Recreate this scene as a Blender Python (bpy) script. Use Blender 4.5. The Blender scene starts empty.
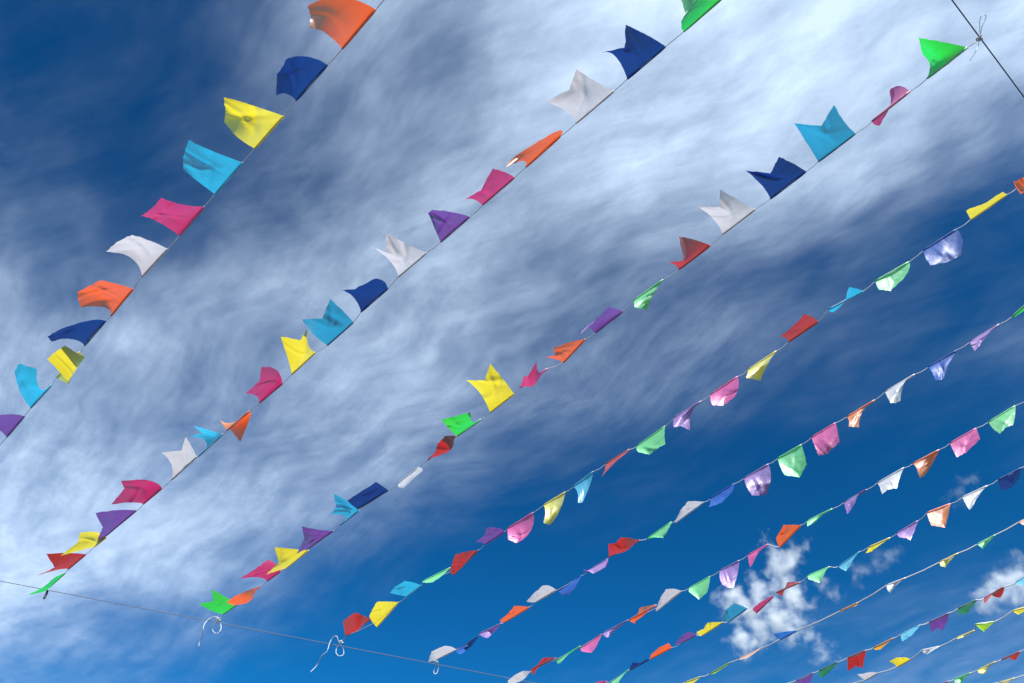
import bpy, math, random
import numpy as np
from mathutils import Vector, noise

random.seed(7)
R = math.radians
scene = bpy.context.scene
C = scene.collection

# ------------------------------------------------------------------ camera
W, Hh, FPX = 1024, 683, 804.0
PITCH = 50.0
CAM = Vector((0, 0, 1.6))
cam_d = bpy.data.cameras.new('camera')
cam_d.sensor_width = 36.0
cam_d.lens = FPX / W * 36.0
cam_d.clip_start = 0.05
cam_d.clip_end = 200000
cam = bpy.data.objects.new('camera', cam_d)
C.objects.link(cam)
cam.location = CAM
cam.rotation_euler = (R(90 + PITCH), 0, 0)
scene.camera = cam
FWD = Vector((0, math.cos(R(PITCH)), math.sin(R(PITCH))))
UPV = Vector((0, -math.sin(R(PITCH)), math.cos(R(PITCH))))
RGT = Vector((1, 0, 0))

def ray(px, py):
    d = RGT * (px - W / 2) - UPV * (py - Hh / 2) + FWD * FPX
    return d.normalized()

def at_height(px, py, z):
    d = ray(px, py)
    return CAM + d * ((z - CAM.z) / d.z)

def to_px(P):
    v = P - CAM
    zf = v.dot(FWD)
    return (W / 2 + v.dot(RGT) / zf * FPX, Hh / 2 - v.dot(UPV) / zf * FPX)

# ------------------------------------------------------------------ light
SUN_DIR = Vector((0.22, -0.73, 0.64)).normalized()
sun_d = bpy.data.lights.new('sun', 'SUN')
sun_d.energy = 5.0
sun_d.angle = R(0.53)
sun_d.color = (1.0, 0.955, 0.89)
sun = bpy.data.objects.new('sun', sun_d)
C.objects.link(sun)
sun.rotation_euler = SUN_DIR.to_track_quat('Z', 'Y').to_euler()
sun.location = (0, 0, 30)

world = bpy.data.worlds.new('World')
scene.world = world
world.use_nodes = True
nt = world.node_tree
nt.nodes.clear()
out = nt.nodes.new('ShaderNodeOutputWorld')
bg = nt.nodes.new('ShaderNodeBackground')
sky = nt.nodes.new('ShaderNodeTexSky')
sky.sky_type = 'NISHITA'
sky.sun_disc = False
sky.sun_elevation = math.asin(SUN_DIR.z)
sky.sun_rotation = math.atan2(SUN_DIR.x, SUN_DIR.y)
sky.altitude = 200
sky.air_density = 1.0
sky.dust_density = 1.0
sky.ozone_density = 3.0
hs = nt.nodes.new('ShaderNodeHueSaturation')
hs.inputs['Saturation'].default_value = 1.25
hs.inputs['Value'].default_value = 1.0
tint = nt.nodes.new('ShaderNodeMix')
tint.data_type = 'RGBA'
tint.blend_type = 'MULTIPLY'
tint.inputs['Factor'].default_value = 1.0
tint.inputs['B'].default_value = (0.20, 0.74, 0.53, 1)
nt.links.new(sky.outputs[0], hs.inputs['Color'])
gm = nt.nodes.new('ShaderNodeGamma'); gm.inputs[1].default_value = 1.7
nt.links.new(hs.outputs[0], gm.inputs[0])
nt.links.new(gm.outputs[0], tint.inputs['A'])
nt.links.new(tint.outputs['Result'], bg.inputs[0])
# skylight is polarised, and so deepest blue, at right angles to the sun
tcw = nt.nodes.new('ShaderNodeTexCoord')
dt = nt.nodes.new('ShaderNodeVectorMath'); dt.operation = 'DOT_PRODUCT'
dt.inputs[1].default_value = SUN_DIR
nt.links.new(tcw.outputs['Generated'], dt.inputs[0])
sq = nt.nodes.new('ShaderNodeMath'); sq.operation = 'MULTIPLY'
nt.links.new(dt.outputs['Value'], sq.inputs[0]); nt.links.new(dt.outputs['Value'], sq.inputs[1])
pmr = nt.nodes.new('ShaderNodeMapRange'); pmr.interpolation_type = 'SMOOTHSTEP'
pmr.inputs['From Min'].default_value = 0.24; pmr.inputs['From Max'].default_value = 0.62
nt.links.new(sq.outputs[0], pmr.inputs['Value'])
tm = nt.nodes.new('ShaderNodeMix'); tm.data_type = 'RGBA'
tm.inputs['A'].default_value = (0.20, 0.74, 0.53, 1); tm.inputs['B'].default_value = (0.30, 0.36, 0.42, 1)
nt.links.new(pmr.outputs[0], tm.inputs['Factor'])
nt.links.new(tm.outputs['Result'], tint.inputs['B'])
bg.inputs[1].default_value = 0.07
nt.links.new(bg.outputs[0], out.inputs[0])

vs = scene.view_settings
vs.view_transform = 'Standard'
vs.look = 'None'
vs.exposure = 0.7
vs.gamma = 1.0

# ------------------------------------------------------------------ helpers
def link_mesh(name, verts, faces, mat, parent=None, smooth=True, **props):
    me = bpy.data.meshes.new(name)
    me.from_pydata([tuple(v) for v in verts], [], faces)
    me.update()
    if smooth:
        for p in me.polygons:
            p.use_smooth = True
    me.materials.append(mat)
    o = bpy.data.objects.new(name, me)
    C.objects.link(o)
    if parent is not None:
        o.parent = parent
    for k, v in props.items():
        o[k] = v
    return o

def thing(name, label, cat, loc, group=None):
    o = bpy.data.objects.new(name, None)
    o.empty_display_size = 0.1
    C.objects.link(o)
    o.location = loc
    o['label'] = label
    o['category'] = cat
    if group:
        o['group'] = group
    return o

def smooth_path(pts, per=6):
    out = []
    n = len(pts)
    for i in range(n - 1):
        p0 = pts[max(i - 1, 0)]; p1 = pts[i]; p2 = pts[i + 1]; p3 = pts[min(i + 2, n - 1)]
        for k in range(per):
            t = k / per
            out.append(0.5 * ((2 * p1) + (p2 - p0) * t + (2 * p0 - 5 * p1 + 4 * p2 - p3) * t * t
                              + (3 * p1 - p0 - 3 * p2 + p3) * t ** 3))
    out.append(pts[-1].copy())
    return out

def tube_geo(path, rad, ns=6, off=0, flat=None):
    """verts, faces of a tube; flat=(axis, factor) squashes the section"""
    verts, faces = [], []
    n = len(path)
    for i, p in enumerate(path):
        t = (path[min(i + 1, n - 1)] - path[max(i - 1, 0)]).normalized()
        up = Vector((0, 0, 1)) if abs(t.z) < 0.9 else Vector((1, 0, 0))
        s = t.cross(up).normalized(); u = s.cross(t).normalized()
        rr = rad[i] if isinstance(rad, (list, tuple)) else rad
        for k in range(ns):
            a = 2 * math.pi * k / ns
            verts.append(p + s * (math.cos(a) * rr) + u * (math.sin(a) * rr))
    for i in range(n - 1):
        for k in range(ns):
            a = off + i * ns + k; b = off + i * ns + (k + 1) % ns
            faces.append((a, b, b + ns, a + ns))
    faces.append(tuple(off + k for k in reversed(range(ns))))
    faces.append(tuple(off + (n - 1) * ns + k for k in range(ns)))
    return verts, faces

# ------------------------------------------------------------------ materials
def new_mat(name):
    m = bpy.data.materials.new(name)
    m.use_nodes = True
    m.node_tree.nodes.clear()
    return m, m.node_tree

def cloth_mat(name, col, trans=0.52, gloss=0.17, tcol=None):
    m, t = new_mat(name)
    N = t.nodes.new; L = t.links.new
    o = N('ShaderNodeOutputMaterial')
    tc = N('ShaderNodeTexCoord')
    n1 = N('ShaderNodeTexNoise'); n1.inputs['Scale'].default_value = 9.0; n1.inputs['Detail'].default_value = 5
    L(tc.outputs['Object'], n1.inputs['Vector'])
    n2 = N('ShaderNodeTexNoise'); n2.inputs['Scale'].default_value = 420.0; n2.inputs['Detail'].default_value = 1
    L(tc.outputs['Object'], n2.inputs['Vector'])
    # uneven dye and weave
    mr = N('ShaderNodeMapRange')
    mr.inputs['From Min'].default_value = 0.3; mr.inputs['From Max'].default_value = 0.7
    mr.inputs['To Min'].default_value = 0.86; mr.inputs['To Max'].default_value = 1.08
    L(n1.outputs['Fac'], mr.inputs['Value'])
    mu = N('ShaderNodeMix'); mu.data_type = 'RGBA'; mu.blend_type = 'MULTIPLY'; mu.inputs['Factor'].default_value = 1
    mu.inputs['A'].default_value = (*col, 1)
    L(mr.outputs[0], mu.inputs['B'])
    # crumple bump
    n3 = N('ShaderNodeTexNoise'); n3.inputs['Scale'].default_value = 20.0; n3.inputs['Detail'].default_value = 4
    n3.inputs['Distortion'].default_value = 0.3
    L(tc.outputs['Object'], n3.inputs['Vector'])
    b1 = N('ShaderNodeBump'); b1.inputs['Strength'].default_value = 0.38; b1.inputs['Distance'].default_value = 0.012
    L(n3.outputs['Fac'], b1.inputs['Height'])
    b2 = N('ShaderNodeBump'); b2.inputs['Strength'].default_value = 0.05; b2.inputs['Distance'].default_value = 0.001
    L(n2.outputs['Fac'], b2.inputs['Height']); L(b1.outputs[0], b2.inputs['Normal'])
    b2 = b1
    d = N('ShaderNodeBsdfDiffuse'); d.inputs['Roughness'].default_value = 0.4
    L(mu.outputs['Result'], d.inputs['Color']); L(b2.outputs[0], d.inputs['Normal'])
    tr = N('ShaderNodeBsdfTranslucent')
    if tcol:
        tr.inputs['Color'].default_value = (*tcol, 1)
    else:
        L(mu.outputs['Result'], tr.inputs['Color'])
    L(b2.outputs[0], tr.inputs['Normal'])
    m1 = N('ShaderNodeMixShader'); m1.inputs[0].default_value = trans
    L(d.outputs[0], m1.inputs[1]); L(tr.outputs[0], m1.inputs[2])
    g = N('ShaderNodeBsdfGlossy'); g.inputs['Roughness'].default_value = 0.56
    g.inputs['Color'].default_value = (1, 1, 1, 1)
    L(b2.outputs[0], g.inputs['Normal'])
    m2 = N('ShaderNodeMixShader'); m2.inputs[0].default_value = gloss
    L(m1.outputs[0], m2.inputs[1]); L(g.outputs[0], m2.inputs[2])
    L(m2.outputs[0], o.inputs[0])
    return m

# dyed cloth: what it reflects, and the deeper tone of the light that comes through it
PAL = {
    'orange': ((0.95, 0.33, 0.08), (0.82, 0.085, 0.002)), 'navy': ((0.02, 0.16, 0.66), (0.001, 0.014, 0.12)),
    'yellow': ((0.95, 0.87, 0.18), (0.78, 0.64, 0.002)), 'cyan': ((0.10, 0.64, 0.86), (0.001, 0.37, 0.60)),
    'teal': ((0.02, 0.38, 0.58), (0.002, 0.24, 0.42)), 'magenta': ((0.92, 0.11, 0.45), (0.47, 0.001, 0.095)),
    'white': ((0.88, 0.87, 0.88), (0.54, 0.51, 0.54)), 'red': ((0.62, 0.035, 0.03), (0.42, 0.002, 0.002)),
    'green': ((0.22, 0.84, 0.34), (0.003, 0.56, 0.03)), 'purple': ((0.46, 0.24, 0.68), (0.115, 0.018, 0.24)),
    'lime': ((0.50, 0.78, 0.12), (0.32, 0.58, 0.005)), 'peach': ((0.92, 0.55, 0.42), (0.75, 0.35, 0.18)),
    'dark green': ((0.02, 0.34, 0.19), (0.002, 0.18, 0.07)), 'blue': ((0.04, 0.30, 0.78), (0.004, 0.13, 0.50)),
    'amber': ((0.92, 0.52, 0.05), (0.80, 0.34, 0.002)),
}
MAT = {k: cloth_mat('cloth_' + k.replace(' ', '_'), v[0], tcol=v[1], gloss=0.075 if k == 'navy' else 0.17) for k, v in PAL.items()}

def simple_mat(name, col, rough=0.6, scale=60):
    m, t = new_mat(name)
    N = t.nodes.new; L = t.links.new
    o = N('ShaderNodeOutputMaterial'); p = N('ShaderNodeBsdfPrincipled')
    n = N('ShaderNodeTexNoise'); n.inputs['Scale'].default_value = scale; n.inputs['Detail'].default_value = 3
    tc = N('ShaderNodeTexCoord'); L(tc.outputs['Object'], n.inputs['Vector'])
    mr = N('ShaderNodeMapRange'); mr.inputs['To Min'].default_value = 0.75; mr.inputs['To Max'].default_value = 1.2
    L(n.outputs['Fac'], mr.inputs['Value'])
    mu = N('ShaderNodeMix'); mu.data_type = 'RGBA'; mu.blend_type = 'MULTIPLY'; mu.inputs['Factor'].default_value = 1
    mu.inputs['A'].default_value = (*col, 1); L(mr.outputs[0], mu.inputs['B'])
    L(mu.outputs['Result'], p.inputs['Base Color'])
    p.inputs['Roughness'].default_value = rough
    L(p.outputs[0], o.inputs[0])
    return m

M_CORD = simple_mat('cord_nylon', (0.62, 0.60, 0.62), 0.5)
M_WIRE = simple_mat('steel_wire', (0.05, 0.05, 0.06), 0.6)
M_WIREG = simple_mat('grey_wire', (0.09, 0.10, 0.12), 0.6)
M_TAIL = simple_mat('white_twine', (0.52, 0.51, 0.54), 0.7)
M_DARK = simple_mat('dark_twine', (0.05, 0.03, 0.05), 0.7)
M_GROUND = simple_mat('pale_paving', (0.07, 0.067, 0.06), 0.9, 0.6)

# ------------------------------------------------------------------ bunting tracing
HB = 4.6          # height of the wires the bunting hangs between
SAG = 0.28
wa0 = at_height(0, 581, HB); wa1 = at_height(508, 678, HB)          # far wire
wb0 = at_height(952, 0, HB); wb1 = at_height(1024, 97, HB)          # near wire

def line_x(p, d, q, e):
    """parameter s where p + s d meets line q + r e in plan"""
    den = d.x * e.y - d.y * e.x
    return ((q.x - p.x) * e.y - (q.y - p.y) * e.x) / den

def pos_t(P, d):
    sb = line_x(P, d, wb0, wb1 - wb0)
    sa = line_x(P, d, wa0, wa1 - wa0)
    return -sa / (sb - sa) if abs(sb - sa) > 1e-6 else 0.5   # 0 at far wire, 1 at near wire

S200, S150, S140, S130 = 5.12, 1024 / 150, 1024 / 140, 1024 / 130

# every flag: (colour, light, A B C N D [a b [m]]) in enlarged crop coordinates
def T(ox, oy, s, items):
    res = []
    for it in items:
        c, l, v = it
        pts = [(ox + v[i] / s, oy + v[i + 1] / s) for i in range(0, len(v), 2)]
        res.append((c, l, pts))
    return res

STR = {}
STR[1] = (T(200, 0, S200, [
    ('orange', 'Q', (900,48, 728,250, 562,140, 568,90, 552,30, 720,-15, 650,175)),
    ('navy', 'S', (652,332, 492,514, 388,490, 396,380, 450,296, 560,292, 440,480)),
    ('yellow', 'S', (428,594, 280,760, 125,622, 130,560, 122,498, 300,550, 190,700))]) +
 T(90, 120, S200, [
    ('cyan', 'S', (782,218, 640,380, 480,258, 475,190, 505,103, 625,158, 560,320)),
    ('magenta', 'S', (585,444, 458,592, 262,492, 305,462, 370,398, 470,432, 350,522))]) +
 T(0, 240, S200, [
    ('white', 'S', (858,45, 728,188, 542,62, 600,10, 676,-26, 770,5, 672,92)),
    ('orange', 'S', (682,250, 568,388, 408,345, 397,268, 515,205, 600,225, 535,345)),
    ('navy', 'S', (540,414, 433,540, 262,518, 244,495, 310,455, 460,412, 370,508))]) +
 T(0, 340, S200, [
    ('yellow', 'S', (408,62, 290,192, 242,100, 275,65, 335,28, 432,88, 350,218, 385,150)),
    ('cyan', 'S', (262,232, 158,348, 75,160, 95,120, 188,148, 205,250, 105,270)),
    ('purple', 'S', (125,390, 35,497, -40,450, -60,420, -20,388, 60,380, 0,465))]))
STR[2] = (T(540, 0, S200, [
    ('green', 'S', (940,-15, 735,162, 725,112, 742,60, 715,-20, 830,-50, 724,140)),
    ('navy', 'S', (643,238, 447,405, 312,272, 435,240, 437,125, 560,185, 387,290)),
    ('white', 'S', (380,465, 185,630, 30,520, 150,455, 187,355, 290,420, 140,575))]) +
 T(420, 100, S200, [
    ('orange', 'Q', (718,187, 543,343, 440,345, 450,325, 470,300, 690,165, 525,312)),
    ('magenta', 'S', (484,396, 320,537, 222,510, 312,462, 372,352, 435,370, 270,508))]) +
 T(280, 200, S200, [
    ('purple', 'S', (972,85, 823,215, 770,90, 758,66, 778,52, 870,60, 795,155)),
    ('white', 'S', (750,270, 607,392, 466,238, 545,270, 542,165, 660,230, 560,308)),
    ('navy', 'S', (552,453, 415,573, 312,462, 378,456, 482,403, 530,415, 378,500))]) +
 T(200, 290, S200, [
    ('teal', 'S', (785,165, 652,283, 522,150, 628,145, 665,45, 735,110, 580,225)),
    ('yellow', 'S', (590,320, 470,432, 412,238, 515,258, 548,200, 555,280, 450,350)),
    ('magenta', 'S', (422,480, 305,577, 232,530, 305,465, 315,395, 392,410, 285,540))]) +
 T(100, 400, S200, [
    ('orange', 'S', (766,57, 650,156, 612,98, 668,150, 718,213, 768,92, 632,130)),
    ('cyan', 'L', (628,175, 503,290, 460,187, 522,168, 475,130, 560,155, 545,218)),
    ('white', 'S', (495,290, 368,408, 315,270, 415,258, 440,190, 470,240, 365,330)),
    ('magenta', 'S', (318,452, 222,533, 57,533, 125,455, 108,415, 250,412, 170,525))]) +
 T(0, 470, S200, [
    ('purple', 'S', (700,207, 492,378, 505,340, 525,292, 487,222, 600,205, 500,360)),
    ('yellow', 'S', (545,345, 482,394, 312,438, 398,370, 410,322, 490,318, 430,408)),
    ('red', 'S', (440,432, 350,508, 185,543, 280,500, 237,430, 350,425, 300,510)),
    ('green', 'L', (335,527, 248,605, 140,640, 200,612, 240,588, 285,548, 225,622))]))
STR[3] = (T(824, 0, S200, [
    ('green', 'M', (735,242, 528,402, 545,315, 505,280, 485,192, 610,215, 540,360)),
    ('magenta', 'M', (440,468, 245,622, 285,642, 345,540, 335,462, 385,440, 262,640))]) +
 T(690, 90, S200, [
    ('teal', 'S', (848,222, 657,367, 533,172, 672,182, 738,78, 793,165, 600,275)),
    ('navy', 'S', (595,417, 412,557, 283,412, 410,428, 455,343, 525,375, 365,485)),
    ('white', 'S', (335,610, 167,738, 35,597, 150,600, 155,510, 250,565, 120,660))]) +
 T(570, 200, S200, [
    ('red', 'S', (720,232, 558,355, 492,320, 582,312, 558,187, 640,205, 530,328)),
    ('green', 'L', (478,408, 328,515, 330,548, 360,556, 395,562, 425,490, 328,535)),
    ('purple', 'S', (272,570, 130,680, 55,690, 145,600, 195,550, 240,558, 85,654))]) +
 T(450, 290, S200, [
    ('orange', 'S', (692,252, 580,372, 490,345, 540,332, 527,300, 610,268, 545,355)),
    ('magenta', 'S', (498,403, 358,500, 378,437, 395,445, 445,368, 455,420, 368,475, 425,490)),
    ('yellow', 'S', (328,532, 205,627, 82,462, 178,462, 205,378, 270,455, 155,530))]) +
 T(330, 400, S200, [
    ('green', 'S', (772,100, 650,185, 572,102, 645,82, 722,62, 728,112, 612,150)),
    ('red', 'S', (645,185, 502,306, 540,265, 550,225, 590,184, 625,182, 520,288, 615,255)),
    ('white', 'L', (455,345, 348,430, 375,452, 420,410, 475,362, 470,350, 352,445)),
    ('navy', 'S', (298,462, 140,557, 88,515, 160,468, 235,420, 268,440, 115,540)),
    ('cyan', 'S', (148,568, 52,640, 5,583, 32,545, 18,480, 85,515, 85,600))]) +
 T(190, 500, S200, [
    ('purple', 'S', (735,158, 600,250, 545,278, 585,200, 573,135, 660,152, 570,262)),
    ('yellow', 'S', (607,258, 490,350, 388,382, 455,320, 433,242, 520,250, 440,365)),
    ('magenta', 'S', (465,365, 395,415, 250,405, 340,350, 400,305, 440,330, 345,395)),
    ('orange', 'S', (362,440, 235,540, 190,528, 205,508, 240,488, 300,462, 215,535, 300,520)),
    ('green', 'S', (235,540, 170,585, 45,530, 120,518, 110,460, 185,497, 105,565))]))
STR[4] = (T(874, 150, S150, [
    ('orange', 'S', (1110,170, 975,262, 950,218, 1010,192, 1070,165, 1100,230, 1000,300)),
    ('yellow', 'S', (905,305, 660,475, 628,412, 760,362, 878,286, 892,294, 645,445)),
    ('navy', 'L', (565,540, 338,688, 385,785, 500,765, 598,720, 605,620, 355,740))]) +
 T(774, 230, S150, [
    ('green', 'L', (922,218, 692,350, 715,405, 795,415, 875,340, 922,270, 705,385)),
    ('cyan', 'M', (610,418, 368,545, 405,562, 488,490, 510,390, 565,400, 378,556))]) +
 T(674, 310, S150, [
    ('red', 'S', (985,80, 780,218, 722,182, 790,132, 890,30, 945,48, 765,192)),
    ('yellow', 'L', (700,280, 505,410, 490,462, 545,472, 590,485, 640,370, 500,440)),
    ('magenta', 'L', (435,455, 250,580, 262,648, 335,655, 410,595, 440,525, 248,610))]) +
 T(570, 380, S150, [
    ('purple', 'L', (898,145, 705,262, 707,322, 755,315, 820,342, 835,215, 705,295)),
    ('green', 'L', (650,315, 455,455, 470,492, 540,510, 650,435, 645,370, 455,478)),
    ('red', 'M', (405,475, 245,575, 215,660, 270,600, 320,545, 372,508, 235,620))]) +
 T(450, 460, S150, [
    ('cyan', 'L', (977,80, 840,185, 875,290, 890,293, 905,290, 955,170, 868,215)),
    ('yellow', 'L', (787,220, 638,310, 640,430, 660,440, 685,442, 750,340, 650,350)),
    ('magenta', 'L', (568,360, 392,470, 398,545, 455,567, 495,545, 562,460, 394,505)),
    ('purple', 'S', (375,488, 235,578, 168,566, 232,520, 250,465, 320,463, 210,560))]) +
 T(330, 540, S150, [
    ('red', 'S', (1010,70, 845,237, 818,212, 838,150, 855,100, 930,80, 828,228, 905,165)),
    ('green', 'L', (820,190, 630,285, 640,290, 670,292, 700,288, 762,245, 633,288)),
    ('cyan', 'S', (625,310, 525,385, 408,360, 445,318, 510,280, 570,290, 465,375)),
    ('yellow', 'S', (468,425, 320,595, 268,520, 292,470, 318,422, 395,420, 290,560)),
    ('red', 'S', (278,540, 108,656, 90,555, 125,525, 170,495, 225,515, 97,610, 180,610))]))
STR[5] = (T(874, 300, S150, [
    ('green', 'S', (1080,-5, 945,112, 970,112, 1010,82, 1080,50, 1085,20, 955,115)),
    ('purple', 'M', (858,165, 655,288, 688,352, 735,290, 800,205, 830,185, 662,305)),
    ('navy', 'L', (568,342, 370,460, 420,545, 455,548, 485,525, 528,410, 392,485)),
    ('white', 'L', (278,508, 76,628, 115,703, 150,702, 182,688, 210,560, 95,670))]) +
 T(754, 370, S150, [
    ('orange', 'L', (825,205, 635,320, 648,385, 685,387, 715,390, 745,280, 648,350)),
    ('magenta', 'L', (557,362, 392,462, 442,585, 500,570, 583,492, 572,425, 415,520)),
    ('green', 'L', (325,510, 160,605, 205,715, 310,735, 360,645, 345,580, 180,660))]) +
 T(644, 440, S150, [
    ('purple', 'L', (850,165, 685,262, 735,377, 780,380, 830,375, 865,270, 698,310)),
    ('navy', 'L', (615,300, 455,400, 440,460, 535,425, 600,355, 612,325, 452,430)),
    ('white', 'S', (405,425, 212,565, 213,550, 250,480, 300,418, 370,418, 212,560))]) +
 T(544, 500, S150, [
    ('green', 'L', (870,150, 705,265, 725,252, 815,258, 858,185, 865,165, 710,262)),
    ('red', 'S', (655,275, 445,388, 440,300, 490,293, 525,252, 600,262, 442,345, 555,345)),
    ('purple', 'L', (437,402, 290,493, 268,470, 340,503, 432,450, 437,425, 272,478)),
    ('navy', 'L', (258,517, 95,620, 150,658, 170,645, 205,610, 240,550, 118,640))]) +
 T(484, 583, S150, [
    ('white', 'S', (490,48, 350,130, 288,125, 335,75, 400,18, 450,20, 315,132)),
    ('orange', 'S', (310,165, 135,270, 108,255, 165,210, 205,158, 255,158, 118,266))]) +
 T(400, 583, S150, [
    ('purple', 'M', (693,275, 540,348, 600,377, 625,350, 645,335, 670,305, 565,366)),
    ('navy', 'M', (540,360, 385,460, 415,487, 450,462, 485,435, 520,390, 392,478)),
    ('white', 'S', (382,455, 240,525, 192,540, 215,468, 300,430, 350,435, 215,534))]))
STR[6] = (T(884, 390, S140, [
    ('green', 'L', (962,115, 765,235, 850,318, 885,278, 945,255, 958,185, 800,285)),
    ('magenta', 'L', (675,280, 483,390, 532,490, 600,458, 702,360, 690,320, 505,440)),
    ('orange', 'L', (405,437, 210,540, 250,610, 262,642, 305,620, 362,520, 235,565))]) +
 T(784, 450, S140, [
    ('white', 'L', (878,130, 682,242, 715,325, 755,290, 825,280, 848,200, 702,275)),
    ('purple', 'L', (605,290, 440,385, 462,470, 495,430, 520,388, 552,312, 450,425)),
    ('green', 'L', (355,430, 170,520, 170,560, 225,530, 280,475, 310,455, 168,540))]) +
 T(694, 510, S140, [
    ('orange', 'S', (782,112, 628,272, 600,205, 628,160, 655,110, 715,108, 610,240)),
    ('magenta', 'L', (543,250, 395,330, 410,420, 435,385, 470,300, 505,275, 400,375)),
    ('purple', 'L', (332,370, 190,445, 205,545, 245,568, 290,570, 318,470, 188,490))]) +
 T(594, 560, S140, [
    ('green', 'L', (848,122, 697,205, 695,235, 770,290, 828,235, 842,180, 693,220)),
    ('white', 'S', (640,228, 455,375, 457,350, 485,280, 525,215, 590,212, 453,365)),
    ('orange', 'S', (455,328, 258,437, 300,465, 320,395, 335,348, 400,335, 270,450, 350,415))]) +
 T(584, 597, S130, [
    ('purple', 'M', (350,182, 150,285, 185,320, 205,305, 230,275, 280,235, 160,305))]) +
 T(484, 583, S150, [
    ('magenta', 'L', (805,350, 665,440, 690,470, 735,478, 755,450, 785,395, 662,460)),
    ('green', 'L', (655,432, 495,530, 515,553, 545,520, 590,465, 622,452, 500,545)),
    ('red', 'S', (490,512, 325,585, 345,628, 365,560, 400,513, 450,508, 325,608, 400,560)),
    ('white', 'S', (320,605, 190,700, 165,665, 205,632, 260,602, 295,600, 165,680, 260,660))]))
STR[7] = (T(894, 460, S130, [
    ('navy', 'S', (1008,60, 820,155, 845,240, 925,218, 990,140, 998,100, 830,200)),
    ('white', 'L', (738,202, 537,295, 590,390, 605,385, 625,355, 680,262, 560,335)),
    ('orange', 'L', (445,345, 260,415, 295,515, 402,533, 435,410, 438,375, 275,470)),
    ('purple', 'L', (190,480, 20,580, 45,610, 95,615, 130,635, 160,560, 30,595))]) +
 T(804, 520, S130, [
    ('yellow', 'S', (680,140, 510,215, 485,262, 530,250, 590,195, 640,168, 500,240)),
    ('cyan', 'L', (440,250, 270,368, 305,390, 330,403, 360,370, 395,300, 285,380)),
    ('green', 'L', (205,368, 30,440, 35,468, 125,495, 160,430, 178,390, 30,455))]) +
 T(704, 570, S130, [
    ('red', 'S', (760,95, 570,178, 615,207, 635,150, 655,95, 705,95, 590,192)),
    ('magenta', 'S', (548,205, 412,338, 385,300, 450,250, 530,208, 541,204, 390,320)),
    ('teal', 'S', (340,303, 190,408, 143,395, 175,310, 240,262, 290,278, 160,410))]) +
 T(684, 597, S130, [
    ('yellow', 'S', (303,198, 138,305, 97,278, 155,250, 185,202, 245,198, 115,298))]) +
 T(584, 597, S130, [
    ('purple', 'S', (885,298, 760,365, 712,370, 770,305, 820,275, 860,283, 735,374)),
    ('orange', 'S', (690,400, 523,487, 530,450, 590,400, 665,362, 680,380, 523,470)),
    ('navy', 'S', (515,490, 360,578, 385,515, 440,520, 500,487, 506,487, 365,550)),
    ('green', 'L', (350,575, 210,677, 215,690, 245,692, 270,680, 300,628, 210,682)),
    ('magenta', 'S', (180,665, 80,700, 70,690, 90,675, 110,668, 140,662, 72,696))]))
STR[8] = (T(894, 460, S130, [
    ('peach', 'L', (1075,450, 985,490, 1010,510, 1030,512, 1060,500)),
    ('green', 'L', (800,590, 655,665, 690,690, 700,705, 720,670))]) +
 T(894, 540, S130, [
    ('yellow', 'L', (505,105, 360,175, 368,205, 405,215, 430,175, 458,145, 362,190))]) +
 T(804, 520, S130, [
    ('white', 'L', (805,455, 650,515, 662,560, 680,575, 710,530, 750,492, 655,540))]) +
 T(804, 597, S130, [
    ('amber', 'S', (425,45, 285,112, 290,120, 345,90, 410,70, 420,60, 287,118))]) +
 T(684, 597, S130, [
    ('blue', 'S', (890,265, 755,335, 725,312, 700,288, 780,276, 840,268, 740,325)),
    ('peach', 'L', (600,408, 430,490, 436,494, 500,480, 545,450, 580,425, 432,493)),
    ('lime', 'S', (365,515, 205,605, 207,609, 245,602, 300,560, 340,540, 206,608)),
    ('yellow', 'S', (130,628, 10,672, 18,690, 60,692, 95,660, 118,642, 12,682))]))
STR[9] = (T(894, 540, S130, [
    ('cyan', 'L', (1055,278, 960,335, 965,352, 1010,355, 1055,325)),
    ('red', 'L', (870,367, 712,460, 718,502, 765,440, 835,457, 860,415, 708,485)),
    ('dark green', 'S', (655,470, 505,540, 510,588, 580,577, 620,520, 642,495, 505,565))]) +
 T(894, 597, S130, [
    ('purple', 'S', (437,125, 278,198, 297,278, 345,245, 380,268, 415,195, 287,240)),
    ('cyan', 'L', (205,222, 55,292, 65,350, 100,330, 135,305, 175,262, 55,320))]) +
 T(804, 597, S130, [
    ('amber', 'S', (705,325, 550,400, 565,418, 605,412, 650,370, 680,345, 555,412)),
    ('red', 'S', (490,420, 345,480, 345,585, 410,545, 460,560, 475,490, 343,530)),
    ('dark green', 'S', (270,512, 120,580, 118,628, 155,630, 200,590, 240,550, 117,605)),
    ('purple', 'S', (75,598, -60,660, -40,700, 10,690, 48,668, 62,635, -50,680))]))
STR[10] = (T(894, 597, S130, [
    ('yellow', 'S', (1070,70, 932,110, 955,125, 980,140, 1020,118)),
    ('lime', 'S', (795,195, 640,215, 670,245, 708,275, 770,215)),
    ('yellow', 'L', (640,262, 490,325, 500,330, 550,315, 600,290)),
    ('white', 'L', (360,390, 218,420, 235,440, 260,453, 300,425))]) +
 T(804, 597, S130, [
    ('yellow', 'S', (838,492, 735,550, 672,508, 725,478, 790,475, 815,480, 705,525)),
    ('white', 'S', (580,600, 480,655, 418,608, 460,605, 520,592, 555,592, 455,638))]))
STR[11] = T(894, 597, S130, [
    ('red', 'S', (1000,428, 848,492, 850,500, 905,478, 950,502, 975,470, 848,497)),
    ('yellow', 'L', (800,510, 660,575, 670,598, 720,605, 735,545, 770,520, 662,588)),
    ('green', 'L', (605,598, 475,650, 490,690, 520,692, 560,630, 585,612, 480,672)),
    ('magenta', 'S', (425,665, 330,710, 350,705, 380,690, 405,680))])
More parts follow.
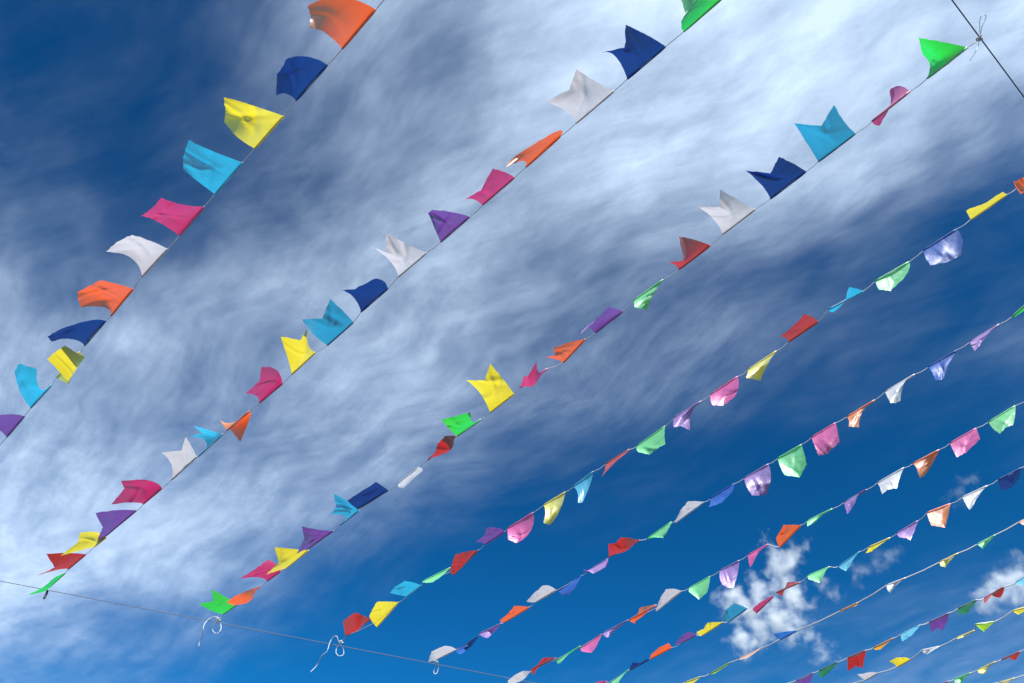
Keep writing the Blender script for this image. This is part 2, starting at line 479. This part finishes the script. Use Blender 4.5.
STR[12] = T(894, 597, S130, [
    ('yellow', 'S', (950,640, 830,675, 835,692, 860,692, 905,668))])

LAB = {
    1: 'leftmost bunting string, with a purple flag touching the left edge',
    2: 'second string from the left, small green flag at its low end',
    3: 'bunting string tied to the dark wire at upper right, curly twine at its low end',
    4: 'bunting string whose lowest two flags are yellow and red, above a long trailing twine',
    5: 'bunting string ending low in a white flag with a short hanging twine loop',
    6: 'string whose orange flag hangs over the puffy cloud',
    7: 'bunting string with a teal flag over the lower left of the puffy cloud',
    8: 'thin pale string with tiny sparse flags, a blue one just under the puffy cloud',
    9: 'bunting string with a red flag in front of the small cloud at the right edge',
    10: 'pale string with small yellow, lime and white flags, third up from the lower right corner',
    11: 'short stretch of bunting at lower right with a red and a cream yellow flag',
    12: 'string in the lower right corner that shows only one yellow flag',
}

def solve_depth(px, P0, L, sign, tilt=0.0):
    """point on the pixel's ray at distance L from P0, nearer (-1) or farther (+1)"""
    d = ray(*px)
    v = P0 - CAM
    tm = v.dot(d)
    perp2 = v.length_squared - tm * tm
    if tilt:   # a flag seen from its shaded side is never square to the eye
        L = max(L, tilt * math.sqrt(perp2))
    k = L * L - perp2
    h = math.sqrt(k) if k > 0 else 0.0
    h = min(h, 0.86 * L)
    return CAM + d * (tm + sign * h)

def lagr(a, m, b, t):
    return a * ((1 - t) * (1 - 2 * t)) + m * (4 * t * (1 - t)) + b * (t * (2 * t - 1))

def build_flag(parent, colour, light, A, B, px, rnd, Lf):
    pC, pN, pD = px[2], px[3], px[4]
    calm = light == 'Q'      # a flag the wind holds taut, without creases
    if calm: light = 'S'
    best = None
    for sg in (-1, 1):
      for sg2 in (-1, 1):
       for l1 in ((0.65, 0.8, 0.92, 1.05, 1.2) if light == 'L' else (0.92, 1.05, 1.2)):
        for l2 in ((0.65, 0.8, 0.92, 1.05, 1.2) if light == 'L' else (0.92, 1.05, 1.2)):
            tl = 1.12 if light == 'S' and px[0][0] < 700 else 0.0
            D = solve_depth(pD, A, Lf * l1, sg, tl); Cc = solve_depth(pC, B, Lf * l2, sg2, tl)
            mid = (A + B) / 2
            tip = (D + Cc) / 2
            n = (A - B).cross(tip - mid)
            if n.length < 1e-9:
                continue
            n.normalize()
            toc = (CAM - mid).normalized()
            if n.dot(toc) < 0:
                n = -n
            ns = n.dot(SUN_DIR)
            if light == 'L':
                hv = (toc + SUN_DIR).normalized()
                score = 0.4 * ns + 3.0 * max(0, n.dot(hv))
            elif light == 'S':
                score = -ns - 0.5 * abs(0.45 + ns)
            else:
                score = -abs(ns - 0.1)
            if light == 'S':
                for q0, q1 in ((A, D), (B, Cc)):
                    n2_ = (A - B).cross(q1 - q0)
                    if n2_.length > 1e-9:
                        n2_.normalize()
                        if n2_.dot(toc) < 0: n2_ = -n2_
                        score -= 0.8 * max(0, n2_.dot(SUN_DIR))
            # wind and weight: cloth prefers to sag a little rather than stand straight up
            score -= 0.25 * max(0, (tip - mid).normalized().z)
            # and keeps its size and shape
            score -= 0.35 * abs(l1 - l2) + 0.25 * (sg != sg2) + 0.8 * max(0, (D - Cc).length / (A - B).length - 1.5)
            if best is None or score > best[0]:
                best = (score, sg, D, Cc)
    _, sg, D, Cc = best
    def on_ray(p, depth):
        return CAM + ray(*p) * depth
    dA, dB, dC, dD = [(q - CAM).length for q in (A, B, Cc, D)]
    M0 = (A + B) / 2
    Np = on_ray(pN, 0.45 * (dC + dD) + 0.10 * (M0 - CAM).length)
    bow = Lf * rnd.uniform(0.02, 0.075) * rnd.choice((-1, 1, sg))
    if len(px) > 5:
        a = on_ray(px[5], (dA + dD) / 2 + bow); b = on_ray(px[6], (dB + dC) / 2 + bow * rnd.uniform(0.3, 1.2))
    else:
        a = (A + D) / 2; b = (B + Cc) / 2
    if len(px) > 7:
        m = on_ray(px[7], ((M0 - CAM).length + (Np - CAM).length) / 2 + bow * 1.5)
    else:
        m = (M0 + Np) / 2 + ((a - (A + D) / 2) + (b - (B + Cc) / 2)) * 0.5
    nu, nv = 34, 26
    ph1, ph2 = rnd.uniform(0, 6.28), rnd.uniform(0, 6.28)
    k1, k2 = rnd.uniform(4, 7.5), rnd.uniform(2.0, 4.5)
    am = Lf * (rnd.uniform(0.015, 0.03) if light == 'L' else rnd.uniform(0.025, 0.05))
    slant = rnd.uniform(-1.2, 1.2)
    creases = []
    if calm: am *= 0.25; bow = bow * 0.3
    near = (M0 - CAM).length < 7.5
    for _c in range(rnd.choice((2, 3, 4)) if near else rnd.choice((1, 2, 2, 3))):
        th = rnd.uniform(0, math.pi)
        creases.append((rnd.uniform(0.25, 0.75), rnd.uniform(0.3, 0.9), math.cos(th), math.sin(th),
                        am * rnd.uniform(0.9, 1.9) * rnd.choice((-1, 1)) * (0.5 if light == 'L' else 1.0) * (1.0 if near else 1.0) * (0.7 if colour == 'white' else 1.0), rnd.uniform(0.06, 0.15) if near else rnd.uniform(0.10, 0.22)))
    if calm: creases = []
    verts, faces = [], []
    vd = (M0 - CAM).normalized()
    for j in range(nv + 1):
        v = j / nv
        for i in range(nu + 1):
            u = i / nu
            r0 = A.lerp(B, u)
            r1 = lagr(a, m, b, u)
            if u < 0.5:
                r2 = D.lerp(Np, u * 2)
            else:
                r2 = Np.lerp(Cc, u * 2 - 1)
            p = lagr(r0, r1, r2, v)
            wv = math.sin(ph1 + k1 * u + slant * 3 * v) * am + math.sin(ph2 + k2 * v + 5 * u * slant) * am * 0.6
            # crease running in from one corner
            cr = abs(u - (0.25 + 0.5 * v)) if slant > 0 else abs(u - (0.75 - 0.5 * v))
            wv += am * 0.9 * math.exp(-(cr / 0.10) ** 2) * (1 if bow > 0 else -1)
            for (cu, cv, cn, cm, ch, cw) in creases:
                wv += ch * max(0.0, 1 - abs((u - cu) * cn + (v - cv) * cm) / cw)
            env = min(1.0, v * 1.7) * (0.55 + 0.45 * math.sin(math.pi * min(1, v)))
            q_ = p + vd * (wv * env)
            if v > 0 and (i in (0, nu) or j == nv):   # cut edges are never quite straight
                q_ = q_ + noise.noise_vector(Vector((u * 9 + ph1 * 7, v * 9, ph2))) * (0.013 * Lf * v)
            verts.append(q_)
    for j in range(nv):
        for i in range(nu):
            q = j * (nu + 1) + i
            faces.append((q, q + 1, q + nu + 2, q + nu + 1))
    # hem rolled round the cord
    hr = 0.0052
    hp = [A.lerp(B, k / 8) for k in range(9)]
    hv_, hf = tube_geo(hp, [hr * (0.75 if k in (0, 8) else 1.0) for k in range(9)], 7, len(verts))
    verts += hv_; faces += hf
    O = parent.location
    o = link_mesh('flag', [v - O for v in verts], faces, MAT[colour], parent)
    o['label'] = colour + ' flag'
    return o

LENS = []
for si, flags in STR.items():
    rnd = random.Random(100 + si * 13)
    # plan direction of the string from its first and last attachment
    pa = at_height(*flags[0][2][0], HB); pb = at_height(*flags[-1][2][1], HB)
    if (pa - pb).length < 0.5:
        d = Vector((1, 0.9, 0)).normalized()
    d = (pa - pb); d.z = 0; d.normalize()
    def drop(p):
        z = HB
        for _ in range(4):
            P = at_height(*p, z)
            t = min(1, max(0, pos_t(P, d)))
            z = HB - SAG * 4 * t * (1 - t)
        return at_height(*p, z)
    AB = [(drop(f[2][0]), drop(f[2][1])) for f in flags]
    lens = sorted((a - b).length for a, b in AB)
    med = lens[len(lens) // 2]
    LENS.append((si, round(med, 3), round(lens[0], 3), round(lens[-1], 3)))
    # cord: on to the near wire on one side and the far wire on the other
    pts = []
    d0 = (AB[0][0] - AB[min(2, len(AB) - 1)][1]); d0.z = 0; d0.normalize()
    s = line_x(AB[0][0], d0, wb0, wb1 - wb0)
    E0 = AB[0][0] + d0 * s; E0.z = HB
    if si == 3:
        E0 = at_height(824 + 797 / S200, 197 / S200, HB)
    d1 = (AB[-1][1] - AB[max(-3, -len(AB))][0]); d1.z = 0; d1.normalize()
    s = line_x(AB[-1][1], d1, wa0, wa1 - wa0)
    E1 = AB[-1][1] + d1 * s; E1.z = HB
    if si == 2: E1 = at_height(47, 589.5, HB)
    if si == 3: E1 = at_height(218, 619.5, HB)
    if si == 4: E1 = at_height(341, 642, HB)
    if si == 5: E1 = at_height(436, 661.5, HB)
    n0 = 5
    if si != 3:
        for k in range(n0):
            t = k / n0
            P = E0.lerp(AB[0][0], t)
            P.z = E0.z + (AB[0][0].z - E0.z) * (1 - (1 - t) ** 2)
            pts.append(P)
    else:
        pts.append(E0)
    att_pts = []
    for a, b in AB:
        if att_pts and (a - att_pts[-1]).dot(-d) < 0.012:
            att_pts[-1] = (a + att_pts[-1]) / 2
        else:
            att_pts.append(a)
        att_pts.append(b)
    pts += att_pts
    n1 = 1 if si in (2, 3, 4, 5) else 4
    for k in range(1, n1 + 1):
        P = AB[-1][1].lerp(E1, k / n1)
        pts.append(P)
    base = (E0 + E1) / 2
    root = thing('bunting_string', LAB[si], 'bunting', base, 'strings of coloured flags overhead')
    path = []
    for i in range(len(pts) - 1):
        mid_ = pts[i].lerp(pts[i + 1], 0.5)
        mid_ += Vector((rnd.uniform(-.002, .002), rnd.uniform(-.002, .002), -0.003 - rnd.uniform(0, .003)))
        path += [pts[i], mid_]
    path.append(pts[-1])
    cr = 0.0017 if si < 8 else 0.0034
    tv, tf = tube_geo([p - base for p in path], cr, 6)
    link_mesh('cord', tv, tf, M_CORD, root)
    for f, (a, b) in zip(flags, AB):
        ab = (a - b).length
        pxl = f[2]
        # cloth height: a little more than the hem is wide, never shorter than what is seen
        Lf = max(med, ab * 0.9) * 1.32 if ab < 1.25 * med else med * 1.32
        if ab < med * 0.75:
            Lf = med * 1.15
        build_flag(root, f[0], f[1], a, b, pxl, rnd, Lf)
    # loose ends of the knots
    def tail(pxs, r, mat, z0, name='loose_end'):
        P = []
        for k, p in enumerate(pxs):
            d_ = ray(*p)
            base_t = (z0 - CAM).length
            P.append(CAM + d_ * (base_t + 0.03 * math.sin(k * 1.7)) - base)
        P = smooth_path(P, 5)
        v_, f_ = tube_geo(P, r, 6)
        link_mesh(name, v_, f_, mat, root)
    def knot(P, r=0.009):
        # small overhand knot: a closed trefoil of cord round the wire
        pp = []
        for k in range(25):
            a = 2 * math.pi * k / 24
            pp.append(P - base + Vector((math.sin(a) + 2 * math.sin(2 * a), math.cos(a) - 2 * math.cos(2 * a), -math.sin(3 * a))) * r * 0.45)
        v_, f_ = tube_geo(pp, 0.003, 6)
        link_mesh('knot', v_, f_, M_CORD, root)
    if si == 3:
        knot(E0, 0.008); knot(E1, 0.012)
        q = lambda x, y: (824 + x / S200, y / S200)
        tail([q(797, 197), q(798, 160), q(797, 110), q(806, 82), q(828, 76), q(826, 100), q(808, 140), q(800, 196)], 0.0014, M_CORD, E0)
        tail([q(797, 197), q(790, 230), q(775, 265), q(748, 310)], 0.0013, M_CORD, E0)
        q = lambda x, y: (160 + x / S200, 550 + y / S200)
        tail([q(312, 345), q(310, 375), q(312, 405), q(290, 428), q(270, 412), q(275, 380), q(303, 362), q(290, 343), q(262, 347),
              q(235, 368), q(221, 400), q(218, 440), q(205, 465), q(198, 492)], 0.0026, M_TAIL, E1)
    if si == 4:
        knot(E1, 0.012)
        q = lambda x, y: (160 + x / S200, 550 + y / S200)
        tail([q(925, 470), q(905, 500), q(902, 528), q(920, 543), q(940, 532), q(936, 502), q(915, 470), q(905, 442), q(885, 448),
              q(868, 478), q(855, 518), q(825, 545), q(805, 588), q(770, 625)], 0.0026, M_TAIL, E1)
    if si == 5:
        knot(E1, 0.012)
        q = lambda x, y: (400 + x / S150, 583 + y / S150)
        tail([q(250, 530), q(242, 570), q(230, 605), q(240, 622), q(255, 608), q(262, 570), q(256, 535)], 0.0024, M_TAIL, E1)
    if si == 2:
        knot(E1, 0.009)
        q = lambda x, y: (x / S200, 470 + y / S200)
        tail([q(244, 612), q(240, 630), q(232, 645), q(226, 657)], 0.0075, M_DARK, E1)
print('LENS', LENS)

# ------------------------------------------------------------------ wires
def wire(name, p, q, ext0, ext1, rad, label, mat, two=False):
    d = (q - p); L = d.length; d.normalize()
    a = p - d * ext0; b = q + d * ext1
    base = (a + b) / 2
    pts = []
    for k in range(61):
        t = k / 60
        P = a.lerp(b, t)
        P.z += 0.0
        pts.append(P - base)
    v, f = tube_geo(pts, rad, 8)
    if two:  # second strand lying slightly below and twisted about the first
        pts2 = [P + Vector((0, 0, -0.012 + 0.004 * math.sin(k * 0.9))) for k, P in enumerate(pts)]
        v2, f2 = tube_geo(pts2, rad * 0.7, 8, len(v))
        v += v2; f += f2
    o = link_mesh(name, v, f, mat)
    o.location = base
    o['label'] = label
    o['category'] = 'wire'
    return o
wire('support_wire', wa0, wa1, 8, 16, 0.0023, 'thin grey support wire crossing the lower left, low ends of the bunting tied to it', M_WIREG)
wire('support_wire', wb0, wb1, 6, 14, 0.0023, 'dark taut support wire crossing the upper right corner', M_WIRE)

# ------------------------------------------------------------------ ground (below the frame)
S = 30000
g = link_mesh('ground', [(-S, -S, 0), (S, -S, 0), (S, S, 0), (-S, S, 0)], [(0, 1, 2, 3)], M_GROUND, None, False)
g['kind'] = 'structure'

# ------------------------------------------------------------------ high thin cloud
ALT = 6000.0
GX = 17
GRID = [
 [1.3,1.2,1.5,1.7,3.4,5.2,6,6,7,8,8.5,8.5,8.5,8.5,8.5,8,7.5],
 [1.6,1.2,1.3,1.6,2.6,5,5,4.2,7,8,8,8,8,8.5,8,7.5,7],
 [2,1.4,1.2,1.5,2.2,4,5,5,6.5,7.5,7.5,7.5,8,8,7,6,4],
 [2.6,1.8,1.2,1.6,2.5,4.3,5.5,6,6,7,7.5,7.5,7.5,7,6,4,3],
 [3.4,2.8,2,2.4,4,5,6,6.3,5.4,5.6,6.2,6,5.4,4.4,3,1.7,1.3],
 [5,4,4,4.5,5.5,6,6.2,6,5.4,5,4.3,3.5,2.8,2.2,2,1.5,2],
 [6,6,6,5.6,5,5.6,6,5.7,5,4.3,3.6,3.5,3,2.5,2,2,2.5],
 [6.5,6.5,5.5,5,5,5.5,6.5,6,4.5,3.5,3.5,3,2,1.5,1,1,1.5],
 [7,6.5,6,5,5,5.5,5.5,4,2.5,2,1.5,1,.5,.5,.5,.5,1],
 [7.5,7,7.5,7,6.5,5,3.5,2,1,1,1,.5,.5,.5,.5,.3,.3],
 [7.5,7.5,7,6.5,4.5,2,1.5,.5,.3,.2,0,0,0,.3,.8,1.2,1.6],
 [6,5.5,3,3.5,2,1,.3,0,0,0,.3,.8,1.3,1.8,2.2,2.6,3],
 [4,3,3,1.5,.5,0,0,.3,.6,1,1.4,1.8,2.2,2.6,3,3.3,3.5]]
G = np.array(GRID)
def sm(t): return t * t * (3 - 2 * t)
xs = np.linspace(-16000, 16000, 321)
ys = np.linspace(-2600, 17000, 197)
XX, YY = np.meshgrid(xs, ys)
V = np.stack([XX, YY, np.full_like(XX, ALT - 1.6)], -1)
zf = V @ np.array(FWD)
px_ = W / 2 + (V @ np.array(RGT)) / np.maximum(zf, 1) * FPX
py_ = Hh / 2 - (V @ np.array(UPV)) / np.maximum(zf, 1) * FPX
gx = np.clip(px_ / 64.0, 0, 15.999); gy = np.clip(py_ / (683 / 12.0), 0, 11.999)
ix = gx.astype(int); iy = gy.astype(int); fx = sm(gx - ix); fy = sm(gy - iy)
D0 = (G[iy, ix] * (1 - fx) + G[iy, ix + 1] * fx) * (1 - fy) + (G[iy + 1, ix] * (1 - fx) + G[iy + 1, ix + 1] * fx) * fy
D0 = D0 / 10
# fade towards the sheet's rims
edge = np.clip((YY + 2600) / 1800, 0, 1) * np.clip((17000 - YY) / 4000, 0, 1) * np.clip((16000 - abs(XX)) / 4000, 0, 1)
D0 = D0 * sm(edge)
ny, nx = XX.shape
me = bpy.data.meshes.new('cloud_layer')
verts = np.stack([XX, YY, np.full_like(XX, ALT)], -1).reshape(-1, 3)
idx = np.arange(nx * ny).reshape(ny, nx)
faces = np.stack([idx[:-1, :-1], idx[:-1, 1:], idx[1:, 1:], idx[1:, :-1]], -1).reshape(-1, 4)
me.from_pydata(verts.tolist(), [], faces.tolist())
at_ = me.attributes.new('cover', 'FLOAT', 'POINT')
at_.data.foreach_set('value', D0.reshape(-1).astype(np.float32))
me.update()
cl = bpy.data.objects.new('cloud_layer', me)
C.objects.link(cl)
cl['kind'] = 'structure'

m, t = new_mat('cirrus')
N = t.nodes.new; L = t.links.new
def math_n(op, a, b=None, clamp=False):
    n = N('ShaderNodeMath'); n.operation = op; n.use_clamp = clamp
    for k, v in ((0, a), (1, b)):
        if v is None: continue
        if isinstance(v, (int, float)): n.inputs[k].default_value = v
        else: L(v, n.inputs[k])
    return n.outputs[0]
geo = N('ShaderNodeNewGeometry')
att = N('ShaderNodeAttribute'); att.attribute_name = 'cover'
STREAK = R(140)       # plan direction of the fibres
def mapped(scale_along, scale_across, rot, loc=(0, 0, 0)):
    mp = N('ShaderNodeMapping'); mp.vector_type = 'TEXTURE'
    mp.inputs['Rotation'].default_value = (0, 0, rot)
    mp.inputs['Scale'].default_value = (scale_along, scale_across, 1000.0)
    mp.inputs['Location'].default_value = loc
    return mp
def fbm(vec, detail, rough, dist=0.0, scale=1.0):
    n = N('ShaderNodeTexNoise'); n.inputs['Scale'].default_value = scale
    n.inputs['Detail'].default_value = detail; n.inputs['Roughness'].default_value = rough
    n.inputs['Distortion'].default_value = dist
    L(vec, n.inputs['Vector'])
    return n
# domain warp
w = fbm(geo.outputs['Position'], 3, 0.5, 0, 1 / 2200.0)
ws = N('ShaderNodeVectorMath'); ws.operation = 'SUBTRACT'; L(w.outputs['Color'], ws.inputs[0]); ws.inputs[1].default_value = (.5, .5, .5)
wm = N('ShaderNodeVectorMath'); wm.operation = 'MULTIPLY'; L(ws.outputs[0], wm.inputs[0]); wm.inputs[1].default_value = (750, 750, 0)
wa = N('ShaderNodeVectorMath'); wa.operation = 'ADD'; L(wm.outputs[0], wa.inputs[0]); L(geo.outputs['Position'], wa.inputs[1])
mA = mapped(2800, 1100, STREAK); L(wa.outputs[0], mA.inputs[0])
nA = fbm(mA.outputs[0], 5, 0.48)
mB = mapped(1500, 300, R(128), (300, 100, 0)); L(wa.outputs[0], mB.inputs[0])
nB = fbm(mB.outputs[0], 7, 0.6)
mC = mapped(1300, 220, R(158), (900, -500, 0)); L(wa.outputs[0], mC.inputs[0])
nC = fbm(mC.outputs[0], 7, 0.6)
mD = mapped(700, 450, R(135), (20, 77, 0)); L(wa.outputs[0], mD.inputs[0])
nD = fbm(mD.outputs[0], 8, 0.62)
s1 = math_n('MULTIPLY', math_n('SUBTRACT', nA.outputs['Fac'], 0.5), 0.7)
s2 = math_n('MULTIPLY', math_n('SUBTRACT', nB.outputs['Fac'], 0.5), 0.6)
# the two sets of fibres take turns across the sky
pick = N('ShaderNodeMapRange'); pick.interpolation_type = 'SMOOTHSTEP'
pick.inputs['From Min'].default_value = 0.42; pick.inputs['From Max'].default_value = 0.58
pn = fbm(geo.outputs['Position'], 2, 0.5, 0.4, 1 / 2600.0); L(pn.outputs['Fac'], pick.inputs['Value'])
s2 = math_n('MULTIPLY', s2, math_n('ADD', pick.outputs[0], 0.25))
s3 = math_n('MULTIPLY', math_n('MULTIPLY', math_n('SUBTRACT', nC.outputs['Fac'], 0.5), 0.45), math_n('SUBTRACT', 1.15, pick.outputs[0]))
s4 = math_n('MULTIPLY', math_n('SUBTRACT', nD.outputs['Fac'], 0.5), 0.75)
tot = math_n('ADD', math_n('ADD', s1, s2), math_n('ADD', s3, s4))
# noise counts most where cover is middling
amp = math_n('ADD', math_n('MULTIPLY', math_n('MULTIPLY', att.outputs['Fac'], math_n('SUBTRACT', 1.25, att.outputs['Fac'])), 1.25), 0.12)
den = math_n('ADD', att.outputs['Fac'], math_n('MULTIPLY', tot, amp))
den = math_n('MULTIPLY', math_n('SUBTRACT', den, 0.03), 1.0)
den = math_n('POWER', math_n('MAXIMUM', den, 0.0), 2.0)
zero = N('ShaderNodeMapRange')
zero.inputs['From Min'].default_value = 0.0; zero.inputs['From Max'].default_value = 1.0
zero.inputs['To Max'].default_value = 1.12
L(den, zero.inputs['Value'])
cov0 = N('ShaderNodeMapRange'); cov0.inputs['From Max'].default_value = 0.06; L(att.outputs['Fac'], cov0.inputs['Value'])
alpha = math_n('MULTIPLY', zero.outputs[0], cov0.outputs[0], True)
alpha = math_n('MINIMUM', alpha, 0.86)
tl = N('ShaderNodeBsdfTranslucent'); tl.inputs['Color'].default_value = (0.50, 0.595, 0.665, 1)
tp = N('ShaderNodeBsdfTransparent')
mx = N('ShaderNodeMixShader'); L(alpha, mx.inputs[0]); L(tp.outputs[0], mx.inputs[1]); L(tl.outputs[0], mx.inputs[2])
o = N('ShaderNodeOutputMaterial'); L(mx.outputs[0], o.inputs[0])
me.materials.append(m)

# ------------------------------------------------------------------ small puffy clouds, real volumes
def puff_cloud(puffs, alt, label, seed, dens, soft=0.55):
    """puffs: (px, py, pixel radius, weight); each is a real ball of vapour at height alt"""
    import bmesh
    rnd = random.Random(seed)
    balls = []
    for (x, y, r, wgt) in puffs:
        P = at_height(x, y, alt + rnd.uniform(-40, 40))
        rr = (P - CAM).length * r / FPX * 0.98
        balls.append((P, rr, wgt))
    cen = sum((b[0] for b in balls), Vector()) / len(balls)
    bm = bmesh.new()
    for P, rr, _ in balls:
        r_ = bmesh.ops.create_icosphere(bm, subdivisions=3, radius=rr * 1.3)
        bmesh.ops.translate(bm, verts=r_['verts'], vec=P - cen)
    tmp = bpy.data.meshes.new('tmp'); bm.to_mesh(tmp); bm.free()
    to = bpy.data.objects.new('tmp', tmp); C.objects.link(to)
    md = to.modifiers.new('r', 'REMESH'); md.mode = 'VOXEL'; md.voxel_size = min(b[1] for b in balls) * 0.35
    dg = bpy.context.evaluated_depsgraph_get()
    me_ = bpy.data.meshes.new_from_object(to.evaluated_get(dg))
    me_.name = 'puffy_cloud'
    bpy.data.objects.remove(to, do_unlink=True)
    o_ = bpy.data.objects.new('puffy_cloud', me_); C.objects.link(o_)
    o_.location = cen
    o_['label'] = label; o_['category'] = 'cloud'; o_['group'] = 'small puffy clouds'
    m, t = new_mat('vapour')
    N = t.nodes.new; L = t.links.new
    def mn(op, a, b=None):
        n = N('ShaderNodeMath'); n.operation = op
        for k, v in ((0, a), (1, b)):
            if v is None: continue
            if isinstance(v, (int, float)): n.inputs[k].default_value = v
            else: L(v, n.inputs[k])
        return n.outputs[0]
    g = N('ShaderNodeNewGeometry')
    big = sum(b[1] for b in balls) / len(balls)
    nz = N('ShaderNodeTexNoise'); nz.inputs['Scale'].default_value = 1 / (big * 0.7); nz.inputs['Detail'].default_value = 7
    nz.inputs['Roughness'].default_value = 0.6
    L(g.outputs['Position'], nz.inputs['Vector'])
    wn = N('ShaderNodeTexNoise'); wn.inputs['Scale'].default_value = 1 / (big * 1.1); wn.inputs['Detail'].default_value = 5
    L(g.outputs['Position'], wn.inputs['Vector'])
    w1 = N('ShaderNodeVectorMath'); w1.operation = 'SUBTRACT'; w1.inputs[1].default_value = (.5, .5, .5); L(wn.outputs['Color'], w1.inputs[0])
    w2 = N('ShaderNodeVectorMath'); w2.operation = 'SCALE'; w2.inputs['Scale'].default_value = big * 2.6; L(w1.outputs[0], w2.inputs[0])
    w3 = N('ShaderNodeVectorMath'); w3.operation = 'ADD'; L(w2.outputs[0], w3.inputs[0]); L(g.outputs['Position'], w3.inputs[1])
    field = None
    for P, rr, wgt in balls:
        dd = N('ShaderNodeVectorMath'); dd.operation = 'DISTANCE'
        L(w3.outputs[0], dd.inputs[0]); dd.inputs[1].default_value = P
        f = mn('MULTIPLY', mn('SUBTRACT', 1.0, mn('DIVIDE', dd.outputs['Value'], rr)), wgt)
        field = f if field is None else mn('MAXIMUM', field, f)
    v = mn('ADD', field, mn('MULTIPLY', mn('SUBTRACT', nz.outputs['Fac'], 0.505), 2.3))
    mr = N('ShaderNodeMapRange'); mr.interpolation_type = 'SMOOTHSTEP'
    mr.inputs['From Min'].default_value = 0.12; mr.inputs['From Max'].default_value = 0.12 + soft
    mr.inputs['To Max'].default_value = dens
    L(v, mr.inputs['Value'])
    # nothing outside the balls
    ed = N('ShaderNodeMapRange'); ed.inputs['From Min'].default_value = -0.05; ed.inputs['From Max'].default_value = 0.12
    L(field, ed.inputs['Value'])
    dn = mn('MULTIPLY', mr.outputs[0], ed.outputs[0])
    sc = N('ShaderNodeVolumeScatter'); sc.inputs['Color'].default_value = (0.99, 0.99, 0.995, 1)
    sc.inputs['Anisotropy'].default_value = 0.0
    L(dn, sc.inputs['Density'])
    o = N('ShaderNodeOutputMaterial'); L(sc.outputs[0], o.inputs['Volume'])
    m.cycles.volume_step_rate = 0.4
    me_.materials.clear(); me_.materials.append(m)
    return o_
puff_cloud([(796,548,15,.7),(780,562,19,1),(786,585,19,1),(792,600,17,.9),(757,590,17,1),(733,603,18,1),(748,612,20,1),(772,612,20,1),
            (760,632,20,1),(788,628,20,1),(744,642,17,.9),(806,602,12,.6),(804,626,12,.5),(763,540,10,.6),(820,650,16,.45),(830,590,16,.4)], 1500,
           'white puffy cloud low in the sky, behind the strings right of centre', 3, 0.036, 1.3)
puff_cloud([(1020,577,19,1),(1002,583,17,1),(990,598,15,1),(1012,598,16,.8),(1035,590,22,1),(988,612,11,.5)], 1500,
           'small white cloud cut off by the right edge of the photo', 8, 0.024, 1.3)
puff_cloud([(862,572,14,.8),(878,564,14,.9),(893,556,12,.8)], 1500, 'short faint wisp of cloud right of the big puffy cloud', 11, 0.006, 0.9)
puff_cloud([(968,484,12,.9),(956,496,13,.8)], 1500, 'faint wisp of cloud beside the small white flag at right', 12, 0.004, 0.9)

scene.cycles.volume_bounces = 3
scene.cycles.volume_max_steps = 256
scene.cycles.max_bounces = 8
scene.cycles.transparent_max_bounces = 12
scene.cycles.use_adaptive_sampling = False
scene.cycles.adaptive_threshold = 0.02
